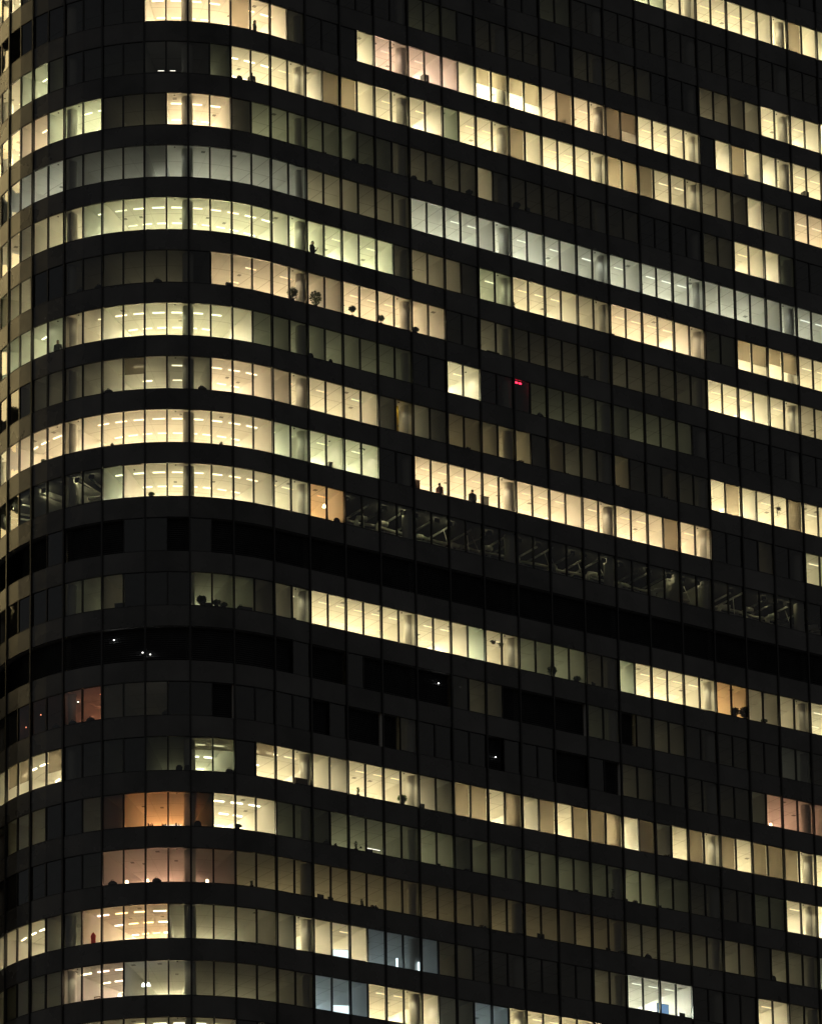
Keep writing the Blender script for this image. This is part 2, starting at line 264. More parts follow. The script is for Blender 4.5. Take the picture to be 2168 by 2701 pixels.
GAIN = {-4:[0,0,0,0,0,0,0,0,0,0,0,0,0,0,0,0,0,0,0,0,0,0,0,0,0,0,0,0,0,0,0,0,0,0,0,0,0,0,0,0,0,0,0,0,0,0,0,0,0,0,0,0,0,0,0,0,0,0,0,0,0,0,0,0], -3:[6,6,6,6,6,6,6,6,6,6,6,6,6,6,6,6,6,6,6,6,6,6,6,6,6,6,6,6,6,6,6,6,6,6,6,6,6,6,6,6,6,6,6,6,6,6,6,6,-11,-12,-15,-2,22,7,7,7,24,24,24,24,24,24,24,24], -2:[7,7,7,7,7,7,7,7,7,7,7,7,7,7,7,7,7,7,7,7,7,7,7,7,7,7,7,7,7,7,7,7,7,7,7,7,7,7,7,-25,-16,-16,0,0,0,0,-12,-12,-12,-12,-13,-12,-18,-18,-12,-13,-13,-13,-13,-13,-13,-13,-13,-13], -1:[8,8,8,8,8,8,8,24,-25,-25,-25,-25,-25,-25,-25,-25,-25,-25,-25,-25,-1,-1,-1,-1,-1,-1,-1,-1,-1,-1,-1,7,-25,-25,5,5,5,5,5,6,6,6,-25,-25,-25,-25,-25,-25,-25,-25,14,17,-12,-12,-14,26,26,26,26,26,26,26,26,26], 0:[-6,-6,-6,-6,-6,-6,-6,-6,-6,-6,-6,-6,-6,-6,-6,-6,-6,-6,-20,-20,-20,3,26,14,26,27,27,27,-25,-25,-8,30,27,28,14,14,14,14,3,3,2,2,2,14,-8,-14,7,7,29,29,10,10,32,-3,-3,1,1,1,1,1,1,1,1,1], 1:[34,34,34,34,34,34,34,34,-17,34,-19,19,-10,-10,-15,-8,-2,-2,-2,19,4,5,4,4,28,14,10,10,-25,-25,-16,30,16,-24,-11,-11,11,11,-25,-25,9,9,14,14,-25,-25,6,6,-25,15,16,28,3,3,3,1,1,1,1,1,1,1,1,1], 2:[17,12,12,12,34,34,34,11,-25,34,4,21,21,-25,17,-25,-25,7,7,22,22,4,7,7,-25,14,17,-25,13,14,7,7,-25,14,19,3,3,7,-25,-25,-25,-25,-25,-25,-16,-16,-16,-16,-16,10,-19,26,30,14,30,30,30,30,30,30,30,30,30,30], 3:[-25,5,5,5,12,12,12,10,-25,28,-8,-25,11,11,-9,7,23,6,6,5,11,-25,-25,-25,-25,-25,16,-5,6,6,-25,-25,-25,-25,23,-23,-23,24,-25,15,4,4,-25,15,-25,-14,8,8,-25,-25,-25,-25,20,-13,-13,7,7,7,7,7,7,7,7,7], 4:[-25,-25,-25,-25,-25,-25,-25,2,34,34,14,14,14,34,-25,-8,3,3,-8,-18,6,-25,27,12,12,-25,28,-25,26,14,-25,16,20,14,4,4,-18,-25,-19,28,8,8,-19,-4,-6,-6,32,14,-15,10,14,14,14,14,1,2,2,2,2,2,2,2,2,2], 5:[34,34,34,34,34,34,34,34,-3,-25,-25,-25,9,9,-25,-25,11,11,-25,-25,-25,-17,-25,-25,33,21,11,-22,-13,-13,20,25,4,4,8,8,-25,2,-25,-11,8,8,13,-25,-25,-25,-25,-25,-21,-14,5,30,8,8,12,-5,-5,-5,-5,-5,-5,-5,-5,-5], 6:[3,3,3,3,3,3,3,3,34,34,13,34,15,15,34,3,-4,-4,-13,12,-5,-25,15,11,11,-11,16,-25,9,9,9,-5,-5,29,29,29,-25,-25,-25,5,3,3,-25,4,-25,4,9,9,9,9,9,9,9,9,9,9,9,9,9,9,9,9,9,9], 7:[26,26,26,26,26,26,26,26,26,26,-25,19,16,16,-25,-25,19,9,9,-7,11,34,24,-9,-9,13,-24,9,20,14,20,18,-25,17,19,12,12,9,19,12,-25,14,18,-15,4,19,5,5,-5,-5,33,4,4,4,4,4,4,4,4,4,4,4,4,4], 8:[34,34,34,34,34,34,34,34,34,34,1,-25,27,27,1,-22,-15,-15,-17,-13,4,34,32,14,-4,30,-11,27,27,12,12,2,-11,8,-2,-2,-16,1,0,26,-5,-5,-16,-11,15,15,12,12,12,18,18,18,18,6,6,6,6,6,6,6,6,6,6,6], 9:[34,34,34,34,34,34,34,34,34,34,34,34,34,34,34,23,2,2,-11,4,-12,34,9,9,-25,23,23,23,23,23,23,23,23,23,23,23,23,23,23,23,23,23,23,23,23,23,23,23,23,23,23,23,23,23,23,23,23,23,23,23,23,23,23,23], 10:[0,0,0,0,0,0,0,0,0,0,0,0,0,0,0,0,0,0,0,0,0,0,0,0,0,0,0,0,0,0,0,0,0,0,0,0,0,0,0,0,0,0,0,0,0,0,0,0,0,0,0,0,0,0,0,0,0,0,0,0,0,0,0,0], 11:[18,18,18,18,18,18,18,18,18,18,18,18,18,18,23,23,23,-25,-25,25,34,27,21,14,4,1,2,0,9,9,-4,1,34,34,10,10,-25,19,-4,18,8,8,31,4,3,-2,9,9,23,-22,-25,21,11,11,3,3,3,3,3,3,3,3,3,3], 12:[8,8,8,8,8,8,8,8,8,8,8,8,8,8,8,8,8,8,8,8,8,8,8,8,8,8,8,8,8,8,8,8,8,-8,15,15,15,15,8,8,8,8,16,16,-25,19,9,-13,-13,-12,-9,3,10,10,-9,-9,-9,-9,-9,-9,-9,-9,-9,-9], 13:[-25,-25,-25,-25,-25,-25,-25,-25,-25,-25,-21,7,28,28,7,-25,0,0,0,0,0,0,0,0,0,0,0,0,0,14,-21,-21,-21,-21,-21,-21,-21,-21,-21,-21,-21,-21,-21,19,-9,10,7,7,-25,-25,24,9,-25,-25,18,18,18,18,18,18,18,18,18,18], 14:[34,34,34,34,34,34,34,34,34,-9,-9,-9,9,9,14,14,17,17,14,14,2,2,2,2,34,34,9,2,10,10,34,27,-2,-2,-2,-2,34,8,8,8,8,30,30,14,26,9,9,9,8,8,8,8,6,6,6,6,6,6,6,6,6,6,6,6], 15:[33,33,33,33,33,33,33,33,33,33,33,26,26,26,34,34,16,16,34,30,34,34,12,12,23,-11,-3,-10,13,13,18,-25,22,25,14,14,14,17,8,17,12,12,-25,23,11,17,-25,-25,-7,13,-25,21,29,29,29,29,29,29,29,29,29,29,29,29], 16:[17,17,17,17,17,17,17,17,17,17,17,17,17,17,28,28,-2,-2,26,16,-19,-8,-15,-15,-2,18,4,9,3,3,6,16,-6,-17,7,7,16,-25,-25,18,-7,-7,-25,19,-25,-25,-25,-25,19,7,17,4,16,16,16,16,16,16,16,16,16,16,16,16], 17:[34,34,34,34,34,34,34,34,34,34,34,34,34,34,27,31,34,-3,-3,1,29,34,34,34,34,34,27,8,14,14,-25,-25,22,-5,-4,-4,4,4,4,4,15,15,20,34,27,-25,-25,-25,15,15,33,34,6,6,6,6,6,6,6,6,6,6,6,6], 18:[34,34,34,34,34,34,34,34,34,8,-20,14,34,34,34,34,23,23,-10,-4,8,-25,18,18,-25,6,34,14,25,25,34,-24,25,4,34,18,18,18,18,18,18,18,18,18,18,18,18,18,18,18,18,18,18,18,18,18,18,18,18,18,18,18,18,18], 19:[0,0,0,0,0,0,0,0,0,0,0,0,0,0,0,0,0,0,0,0,0,0,0,0,0,0,0,0,0,0,0,0,0,0,0,0,0,0,0,0,0,0,0,0,0,0,0,0,0,0,0,0,0,0,0,0,0,0,0,0,0,0,0,0]}   # strength of each pane's added back panel, as steps of 1.15

PANES = {r: parse(FL[r]) for r in FL}
COLUMNS = [-1, 2, 5, 8, 11, 14, 17, 20, 23, 26]       # bays with a round column behind the glass
CEIL = 2.30; FLOORZ = -.72; DEPTH = 9.3; WIN = 2.25
MECH = 9

tower = empty('office_tower', (0, 0, 0))
tag(tower, 'dark glass office tower with rounded corner and rows of lit windows at night', 'skyscraper')
PATCHY = True; DIM = random.Random(11)
def build_storey(r):
    z = sill(r); panes, walls = PANES[r]
    # slab with ceiling below and carpet on top
    s = MB()
    for h in range(H0, H1):
        a, b, c, d = P(h, .1), P(h+1, .1), P(h+1, DEPTH), P(h, DEPTH)
        for zz, m in ((z+CEIL, 3 if r == MECH and (h < 6 or h >= 18) else 0), (z+FLOORZ, 1)):
            s.quad((*a, zz), (*d, zz), (*c, zz), (*b, zz), m, ((h, 0), (h, DEPTH), (h+1, DEPTH), (h+1, 0)))
        s.quad((*d, z+FLOORZ), (*c, z+FLOORZ), (*c, z+CEIL), (*d, z+CEIL), 2)
    for h in range(H0, H1):
        s.seg(h, h+1, .13, .34, z+FLOORZ, z-.04, 2)         # pale shelf and apron, added to bounce light onto the columns
    st = s.build('storey', [M['ceiling'], M['floor'], M['core'], M['dark']], tower)
    # spandrel band under the windows
    b = MB()
    for h in range(H0, H1):
        b.seg(h, h+1, 0, .09, z-(H-WIN)+.03, z-.03); rnd = ((h//2)*.618+r*.377) % 1
        b.uv[-6:] = [((rnd, 0),)*4]*6
    b.build('spandrel', M['spandrel'], st)
    # windows: glass with frame rails; the post on a bay line is narrower, the fin stands before it
    for h in range(H0, H1):
        t, ch = panes[h]
        if ch == 'k':                                       # recessed black louvre instead of glass
            w = MB()
            for i in range(16):
                zz = z+.03+i*WIN/16; a, c = P(h, .3), P(h+1, .3); a2, c2 = P(h, .5), P(h+1, .5)
                w.quad((*a, zz), (*c, zz), (*c2, zz+.16), (*a2, zz+.16))
            a, c = P(h, .52), P(h+1, .52); w.quad((*a, z-.05), (*c, z-.05), (*c, z+CEIL), (*a, z+CEIL))  # back sheet added to stop light from the room behind
            w.build('louvre', M['pitch'], st); continue
        w = MB(); L = math.hypot(P(h+1)[0]-P(h)[0], P(h+1)[1]-P(h)[1]); e = .05/L
        a, c = P(h+e, .05), P(h+1-e, .05)
        w.quad((*a, z+.02), (*c, z+.02), (*c, z+WIN-.02), (*a, z+WIN-.02), 0)
        w.seg(h, h+e, -.01, .12, z, z+WIN, 1); w.seg(h+1-e, h+1, -.01, .12, z, z+WIN, 1)
        w.seg(h+e, h+1-e, -.005, .1, z-.03, z+.02, 1); w.seg(h+e, h+1-e, -.005, .1, z+WIN-.02, z+WIN+.03, 1)
        w.build('window', [M['glass'], M['metal']], st)
        if ch in BLIND:
            f = BLIND[ch]*random.uniform(.93, 1.0); q = MB(); e2 = .052/L
            a, c = P(h+e2, .16), P(h+1-e2, .16); zt = z+WIN+.03; zl = z+WIN+.03-(WIN+.05)*f
            a2, c2 = P(h+e2, .165), P(h+1-e2, .165)
            q.hexa([(*a, zl), (*c, zl), (*c2, zl), (*a2, zl)], [(*a, zt), (*c, zt), (*c2, zt), (*a2, zt)])
            q.seg(h+e2, h+1-e2, .15, .175, zl-.03, zl, 1)
            q.build('blind', [M['shut'] if ch == 'b' else M['blind'], M['metal'] if ch == 'b' else M['blind']], st)
    for k in COLUMNS:
        if 2*k <= H0 or 2*k >= H1: continue
        c = MB(); x, y = P(2*k, .84); c.cyl(x, y, z+FLOORZ, z+CEIL, .37, n=24)
        c.build('column', M['column'], st, smooth=True)
        for hh in (2*k-1, 2*k):
            t, ch = panes[hh]; Lc = lum(ch)
            if Lc < .2 or (hh == 2*k and 2*k > 9): continue
            hp = 2*k-.62 if hh < 2*k else 2*k+.6
            x, y = P(hp, .42); q = MB(); q.cyl(x, y, z+CEIL-.05, z+CEIL-.004, .05, n=10); q.build('downlight', M['metal'], st)
            l = bpy.data.lights.new('downlight_beam', 'SPOT'); l.energy = 90*Lc*(.5 if k < 8 else 1); l.spot_size = R(120); l.spot_blend = .7; l.shadow_soft_size = .05; l.color = TINT[t]
            o = bpy.data.objects.new('downlight_beam', l); COL.objects.link(o); o.parent = st; o.location = (x, y, z+CEIL-.07)
    for h in sorted(walls | {H0, H1}):  # seen partitions, plus walls added to stop light leaking between rooms
        q = MB(); L = .05/(W/2)
        q.seg(h-L, h+L, .14, DEPTH, z+FLOORZ, z+CEIL)
        q.build('partition_wall', M['wall'], st)
    # small air grilles in the ceiling of lit rooms
    for h in range(H0, H1):
        if lum(panes[h][1]) > .1 and random.random() < .4:
            q = MB(); u, d = random.uniform(.15, .7), random.choice((.8, 2.7, 3.1)); q.seg(h+u, h+u+.2, d, d+.26, z+CEIL-.02, z+CEIL-.003)
            q.build('ceiling_vent', M['greyp'], st)
    # luminaires: two rows of short strips by the window, one unseen panel added far back to light the room
    back = min(8.2, 2.3/math.tan(math.atan2(z-1.8, 287))+.25)       # deep in the room, out of sight from the street
    for h in range(H0, H1):
        t, ch = panes[h]; L = lum(ch)
        if L <= 0: continue
        gain = 1.15**GAIN[r][h-H0] if r in GAIN else 1.0
        q = MB(); zc = z+CEIL
        q.seg(h+.08, h+.92, back, max(back+.8, 9.1), zc-.05, zc-.004, 0)
        # in dim rooms the strength of the added panels varies at random
        patch = math.exp(DIM.uniform(-.8, .45)) if L < .12 and PATCHY else 1
        mats = [lamp_mat(t, L*14*gain*patch)]
        if L > .3 and not (ch == 'A'):
            mats.append(lamp_mat(t, 1.25+.4*L if h > 14 else max(2, L*(6 if r < 13 else 13))))
            for d in ((1.55, 3.85, 6.15) if (h < 15 or r in (8, 9, 11)) else (1.55,)):
                if d < back-.2: q.seg(h+.2, h+.82, d, d+.08, zc-.045, zc-.004, 1)
        q.build('ceiling_light_and_fill', mats, st)
    return st
STOREY = {r: build_storey(r) for r in FL}
# fins on every bay line, full height
zt, zb = sill(-4)+WIN+1.5, sill(19)-H+WIN
for k in range(H0//2, H1//2+1):
    f = MB(); L = .055/(W/2)
    f.seg(2*k-L, 2*k+L, -.1, -.012, zb, zt); f.build('fin', M['metal'], tower)
# shaft below and above the storeys built in full, the rear and the end
s = MB()
for h in range(H0, H1):
    s.seg(h, h+1, 0, .3, 0, sill(19)-(H-WIN)-.02, 0)
    s.seg(h, h+1, 0, .3, sill(-4)+WIN+.05, sill(-4)+14, 0)
s.build('plain_shaft', M['spandrel'], tower)
s = MB()
x1 = P(H1)[0]; bl = [P(h, .2) for h in (H0, H0-2, H0-4, H0-5)]+[(x1+.05, 2*RAD)]
for a, b in zip(bl, bl[1:]): s.quad((*a, 0), (*b, 0), (*b, sill(-4)+14), (*a, sill(-4)+14))
s.box(x1+.05, x1+.3, 0, 2*RAD, 0, sill(-4)+14)
s.build('rear_wall', M['spandrel'], tower)
s = MB(); s.poly([(*P(h, .1), sill(-4)+13.9) for h in range(H0-5, H1+1)]+[(x1, 2*RAD, sill(-4)+13.9)]); s.build('roof', M['dark'], tower)

# ------------------------------------------------------------------ plant storey: beams, pipes and fan units behind the glass
zm = sill(MECH)
M['fill2'] = emis('weak_fill_lamp', (1, .9, .5), 20)
M['fill'] = emis('fill_lamp', (1, .92, .52), 52)
mech_h = [h for h in range(-4, 6)]+[h for h in range(18, H1)]
for h in mech_h:
    b = MB(); L = .05/(W/2)
    u = random.uniform(.1, .7); b.seg(h+u, h+u+1.6*L, .45, 6.5, zm+1.95-.1*(h % 3), zm+2.06-.1*(h % 3)); b.build('ceiling_beam', M['column'], STOREY[MECH])
    if random.random() < (.9 if h < 24 else .8):      # hidden fill lights added under the window head, shining inwards
        u = random.uniform(.1, .6); q = MB()
        q.seg(h+u, h+u+.22, .66, .67, zm+1.99, zm+2.11)
        q.build('fill_light', M['fill' if h < 26 else 'fill2'], STOREY[MECH])
        q = MB(); q.seg(h+u-.03, h+u+.25, .6, .65, zm+1.93, zm+2.2); q.seg(h+u-.03, h+u+.25, .65, .76, zm+1.93, zm+1.96); q.build('fill_shield', M['dark'], STOREY[MECH])  # shield added to hide the fill light from below
    if random.random() < .5:                                # hanging rods and a slanting brace
        u = random.uniform(0, .9); q = MB(); q.tube([(*P(h+u, .8), zm-.3), (*P(h+u+random.uniform(-.5, .5), 1.6), zm+2.0)], .035, 6); q.build('brace', M['column'], STOREY[MECH])
for zz, d, rr in ((.62, 1.25, .07), (1.55, 2.6, .11), (1.2, 3.6, .16)):
    for a, b_ in ((-4, 6), (18, H1)):
        q = MB(); q.tube([(*P(a+i*.5, d), zm+zz+.05*math.sin(i*1.3)) for i in range(int((b_-a)*2)+1)], rr, 8)
        q.build('pipe', M['duct'], STOREY[MECH], smooth=True)

def frame_at(h, d):
    x, y = P(h, d); x2, y2 = P(h+.02, d)
    return x, y, math.atan2(y2-y, x2-x)
ORD = ['first', 'second', 'third', 'fourth', 'fifth', 'sixth', 'seventh', 'eighth', 'ninth', 'tenth', 'eleventh', 'twelfth', 'thirteenth', 'fourteenth', 'fifteenth', 'sixteenth', 'seventeenth', 'eighteenth', 'nineteenth', 'twentieth', 'twenty-first', 'twenty-second', 'twenty-third', 'twenty-fourth']
def place(o, r, h, d=.3, z=None, rz=0):
    x, y, a = frame_at(h, d); o.location = (x, y, sill(r)-.04 if z is None else sill(r)+z); o.rotation_euler.z = a+rz
    return o
n_fan = 0
def fan_unit():
    e = empty('fan_unit')
    q = MB(); n = 18
    rings = [[(xx, rr*math.cos(2*math.pi*i/n), .62+rr*math.sin(2*math.pi*i/n)) for i in range(n)] for xx, rr in ((-.5, .42), (-.42, .55), (.36, .55), (.44, .42))]
    for A, B in zip(rings, rings[1:]):
        for i in range(n): q.poly([A[i], A[(i+1) % n], B[(i+1) % n], B[i]])
    q.poly(rings[0]); q.poly(rings[-1][::-1]); q.build('drum', M['duct'], e, smooth=True)
    q = MB(); q.tube([(.1, -.1, 1.1), (.1, -.1, 1.5), (.25, -.1, 1.75), (.6, -.1, 1.8), (.9, -.1, 1.8)], .17, 10); q.build('elbow_duct', M['column'], e, smooth=True)
    q = MB(); q.tube([(-.62, -.3, 0), (-.5, -.35, .55), (-.2, -.5, 1.0)], .045, 6); q.tube([(.5, -.3, 0), (.55, -.4, .5), (.3, -.55, 1.1)], .045, 6); q.build('bracket', M['column'], e)
    q = MB(); q.box(-.5, .5, -.4, .4, 0, .1); q.build('base_frame', M['metal'], e)
    return e
proto = None
def copy_tree(o, parent=None):
    c = o.copy(); COL.objects.link(c)
    if parent: c.parent = parent
    for ch in list(o.children): copy_tree(ch, c)
    return c
for h in [0.3, 2.6]+[18.9+i*2.0 for i in range(17)]:
    if proto is None: o = proto = fan_unit()
    else: o = copy_tree(proto)
    place(o, MECH, h+random.uniform(-.6, .6), 1.75+random.uniform(-.2, .2), z=-.45+random.uniform(-.1, .15), rz=random.uniform(-.6, .6)); o.scale = (1, 1, random.uniform(.85, 1.1))
    tag(o, f"pale round fan unit among pipes, {ORD[n_fan]} from the left behind the duct storey glass", 'fan', 'fan units on the duct storey')
    n_fan += 1

# ------------------------------------------------------------------ things at the windows; backlit shade put into the dark plants and clutter
M['leaf'] = plain('backlit_leaves', (.035, .07, .025), .6, noise=.4, scale=9); M['leaf2'] = plain('fresh_leaves', (.12, .22, .05), .6, noise=.3, scale=9)
M['pot'] = plain('clay_pot', (.06, .045, .035), .8); M['stem'] = plain('stem', (.06, .045, .03), .8)
M['card'] = plain('cardboard', (.18, .13, .08), .9); M['paper'] = plain('paper', (.7, .69, .65), .9); M['skin'] = plain('skin', (.42, .27, .2), .6, noise=.05)
M['navy'] = plain('navy_cloth', (.018, .02, .028), .9); M['blackc'] = plain('black_cloth', (.01, .01, .011), .95); M['hair'] = plain('dark_hair', (.012, .01, .009), .8)
M['maroon'] = plain('maroon_cloth', (.09, .03, .03), .9); M['greyc'] = plain('grey_cloth', (.10, .10, .10), .9); M['green'] = plain('green_enamel', (.035, .055, .045), .5)
M['red'] = plain('red_cloth', (.55, .03, .03), .8); M['wood'] = plain('brown_wood', (.16, .09, .05), .6, noise=.3); M['yellow'] = plain('yellow_paint', (.65, .42, .03), .6)
M['warm'] = emis('warm_bulb', (1, .72, .42), 9); M['cool'] = emis('cool_tube', (.75, .92, 1), 3); M['screen'] = emis('lit_screen', (.8, .95, 1), 1.5); M['blue'] = emis('blue_screen', (.3, .55, .95), .55)
M['rosy'] = emis('reddish_bulb', (1, .3, .16), 2.5); M['led'] = emis('red_led', (1, .02, .06), 6); M['white'] = emis('white_led', (1, .98, .92), 6); M['tube'] = emis('white_tube', (1, .95, .8), 2.2)

def plant(kind, hgt, lm='leaf'):
    e = empty('potted_plant'); ht = .22
    q = MB(); q.cyl(0, 0, 0, ht, .09, .13, 12); q.build('pot', M['pot'], e)
    q = MB()
    if kind == 'ball': q.tube([(0, 0, ht), (.01, 0, hgt*.55), (0, 0, hgt*.8)], .014)
    else:
        for i in range(5): a = i*1.26+.3; q.tube([(0, 0, ht), (.06*math.cos(a), .06*math.sin(a), hgt*.5), (.2*hgt*math.cos(a), .2*hgt*math.sin(a), hgt*.85)], .008)
    q.build('stem', M['stem'], e)
    q = MB(); n = 420 if kind != 'thin' else 60
    for i in range(n):
        u = random.random; th = u()*6.283
        if kind == 'ball':
            ph = math.acos(2*u()-1); rr = .23*u()**.4; c = Vector((rr*math.sin(ph)*math.cos(th), rr*math.sin(ph)*math.sin(th), hgt-.17+rr*math.cos(ph)))
            ln = .11
        elif kind == 'thin':
            c = Vector((u()*.06*math.cos(th), u()*.06*math.sin(th), ht+(hgt-ht)*u())); ln = .12
        else:
            t = u()**.7; rr = (.06+.28*hgt*math.sin(min(1, t)*2.6))*u()**.5; c = Vector((rr*math.cos(th), rr*math.sin(th), ht+(hgt-ht)*t)); ln = .16
        d1 = Vector((math.cos(th), math.sin(th), random.uniform(-.6, .9))).normalized()*ln; d2 = d1.orthogonal().normalized()*ln*.38
        q.quad(tuple(c-d1*.5), tuple(c+d2), tuple(c+d1*.7), tuple(c-d2))
    q.build('foliage', M[lm], e); return e
def hanging(hgt=.8):
    e = empty('hanging_plant')
    q = MB(); q.tube([(0, 0, 0), (0, 0, -.3)], .008); q.build('cord', M['stem'], e)
    q = MB(); q.cyl(0, 0, -.46, -.3, .1, .15, 12); q.build('basket', M['pot'], e)
    q = MB()
    for i in range(160):
        th = random.random()*6.283; t = random.random(); rr = .08+.2*(1-t)*random.random()
        c = Vector((rr*math.cos(th), rr*math.sin(th), -.25-hgt*t*random.random())); d1 = Vector((math.cos(th), math.sin(th), -1)).normalized()*.1; d2 = d1.orthogonal().normalized()*.035
        q.quad(tuple(c-d1*.5), tuple(c+d2), tuple(c+d1*.7), tuple(c-d2))
    q.build('foliage', M['leaf'], e); return e
def monitor(s=1):
    e = empty('monitor'); q = MB(); q.box(-.28*s, .28*s, -.015, .02, .12, .46*s); q.build('screen', M['black'], e)
    q = MB(); q.box(-.03, .03, .02, .05, .02, .3); q.box(-.12, .12, -.05, .12, 0, .02); q.build('stand', M['black'], e); return e
def chair():
    e = empty('office_chair')
    q = MB()
    prof = [(-.22, .5), (-.25, .75), (-.2, 1.0), (-.1, 1.1), (.1, 1.1), (.2, 1.0), (.25, .75), (.22, .5)]
    q.poly([(x, -.2, z) for x, z in prof]); q.poly([(x, -.27, z) for x, z in prof][::-1])
    for (a, b), (c, d) in zip(prof, prof[1:]+prof[:1]): q.poly([(a, -.2, b), (a, -.27, b), (c, -.27, d), (c, -.2, d)])
    q.build('backrest', M['blackc'], e)
    q = MB(); q.box(-.24, .24, -.22, .24, .42, .49); q.build('seat', M['blackc'], e)
    q = MB(); q.cyl(0, 0, .08, .42, .03); [q.tube([(0, 0, .09), (.28*math.cos(i*1.257), .28*math.sin(i*1.257), .04)], .02) for i in range(5)]; q.build('base', M['black'], e)
    q = MB(); [q.box(x-.025, x+.025, -.15, .12, .64, .67) for x in (-.27, .27)]; [q.box(x-.015, x+.015, -.02, .02, .46, .64) for x in (-.27, .27)]; q.build('armrest', M['black'], e); return e
def box(w=.4, hh=.3, m='card'):
    e = empty('storage_box'); q = MB(); q.box(-w/2, w/2, -.13, .13, 0, hh); q.build('carton', M[m], e)
    q = MB(); q.box(-w/2-.012, w/2+.012, -.142, .142, hh-.045, hh+.015); q.build('lid', M[m], e); return e
def books(n=6):
    e = empty('binder_row'); x = -n*.03
    for i in range(n):
        hh = random.uniform(.2, .33); t = random.uniform(.03, .06); q = MB(); lean = random.choice((0, 0, .06, -.05))
        q.hexa([(x, -.1, 0), (x+t, -.1, 0), (x+t, .12, 0), (x, .12, 0)], [(x+lean, -.1, hh), (x+t+lean, -.1, hh), (x+t+lean, .12, hh), (x+lean, .12, hh)])
        q.build('binder', M['black' if i % 3 else 'card'], e); x += t+.012
    return e
def desk_lamp(on=True):
    e = empty('desk_lamp'); q = MB(); q.cyl(0, 0, 0, .025, .09, n=14); q.build('base', M['black'], e)
    q = MB(); q.tube([(0, 0, .02), (-.1, 0, .22), (.06, -.02, .4)], .01); q.build('arm', M['black'], e)
    q = MB(); q.cyl(.09, -.02, .33, .43, .085, .04, 14, cap=False); q.build('lamp_shade', M['metal'], e)
    if on: q = MB(); q.cyl(.09, -.02, .29, .36, .045, .03, 12); q.build('bulb', M['warm'], e)
    return e
def table_lamp():
    e = empty('table_lamp'); q = MB(); q.cyl(0, 0, 0, .03, .08, n=14); q.cyl(0, 0, .03, .2, .015, n=8); q.build('base', M['wood'], e)
    q = MB(); q.cyl(0, 0, .18, .33, .1, .07, 16); q.build('lamp_shade', M['warm'], e); return e
def pendant(m='warm'):
    e = empty('pendant_lamp'); q = MB(); q.tube([(0, 0, 0), (0, 0, -.7)], .008); q.build('cord', M['black'], e)
    q = MB(); q.cyl(0, 0, -.9, -.7, .13, .05, 16); q.build('lamp_shade', M[m], e); return e
def lantern():
    e = empty('lantern'); q = MB()
    for x in (-.12, .12):
        for y in (-.12, .12): q.box(x-.012, x+.012, y-.012, y+.012, 0, .36)
    q.box(-.14, .14, -.14, .14, .36, .39); q.box(-.14, .14, -.14, .14, -.03, 0); q.build('frame', M['wood'], e)
    q = MB(); q.box(-.1, .1, -.1, .1, .02, .34); q.build('paper_shade', M['paper'], e); return e
def cabinet(m='green', hh=1.65, w=.42):
    e = empty('tall_cabinet'); q = MB(); q.box(-w/2, w/2, 0, .42, 0, hh); q.build('body', M[m], e)
    q = MB(); q.box(-w/2+.02, -.005, -.02, 0, .05, hh-.04); q.build('door', M[m], e); q = MB(); q.box(.005, w/2-.02, -.02, 0, .05, hh-.04); q.build('door', M[m], e)
    q = MB(); q.box(-.035, -.02, -.04, -.02, .8, 1); q.build('handle', M['metal'], e); return e
def easel(m='paper'):
    e = empty('flip_chart'); q = MB(); q.box(-.34, .34, -.02, .01, .75, 1.65); q.build('board', M[m], e)
    q = MB(); q.box(-.36, .36, -.035, .02, 1.65, 1.69); q.build('clip_rail', M['greyc'], e)
    for x in (-.3, .3): q = MB(); q.tube([(x*.75, .02, 1.66), (x*1.25, -.25 if x < 0 else -.2, 0)], .015); q.build('leg', M['metal'], e)
    q = MB(); q.tube([(0, .03, 1.6), (0, .5, 0)], .015); q.build('leg', M['metal'], e); return e
def bench(w=1.1, hh=.42):
    e = empty('low_cupboard'); q = MB(); q.box(-w/2, w/2, -.16, .16, 0, hh-.03); q.build('carcass', M['dark'], e)
    q = MB(); q.box(-w/2-.02, w/2+.02, -.18, .18, hh-.03, hh); q.build('top', M['dark'], e); return e
def heap():
    e = empty('bag'); q = MB(); n = 14
    rings = []
    for zz, rr in ((0, .24), (.1, .3), (.22, .27), (.32, .16), (.36, .06)):
        rings.append([(rr*(1+.18*math.sin(3*a+zz*9))*math.cos(a), .6*rr*math.sin(a), zz*(1+.15*math.cos(a*2))) for a in [2*math.pi*i/n for i in range(n)]])
    for A, B in zip(rings, rings[1:]):
        for i in range(n): q.poly([A[i], A[(i+1) % n], B[(i+1) % n], B[i]])
    q.poly(rings[0][::-1]); q.poly(rings[-1]); q.build('sack', M['blackc'], e, smooth=True)
    q = MB(); q.tube([(-.1, 0, .33), (-.06, 0, .46), (.06, 0, .46), (.1, 0, .33)], .014); q.build('strap', M['blackc'], e); return e
def stand(m='red'):
    e = empty('coat_stand'); q = MB(); q.cyl(0, 0, 0, .03, .2, n=16); q.cyl(0, 0, .03, 1.7, .02, n=8); q.build('post', M['wood'], e)
    q = MB(); n = 10; rings = []
    for zz, a, b in ((.95, .17, .1), (1.2, .16, .1), (1.45, .19, .1), (1.6, .1, .08), (1.66, .04, .04)): rings.append([(a*math.cos(2*math.pi*i/n), b*math.sin(2*math.pi*i/n), zz) for i in range(n)])
    for A, B in zip(rings, rings[1:]):
        for i in range(n): q.poly([A[i], A[(i+1) % n], B[(i+1) % n], B[i]])
    q.build('coat', M[m], e, smooth=True); return e
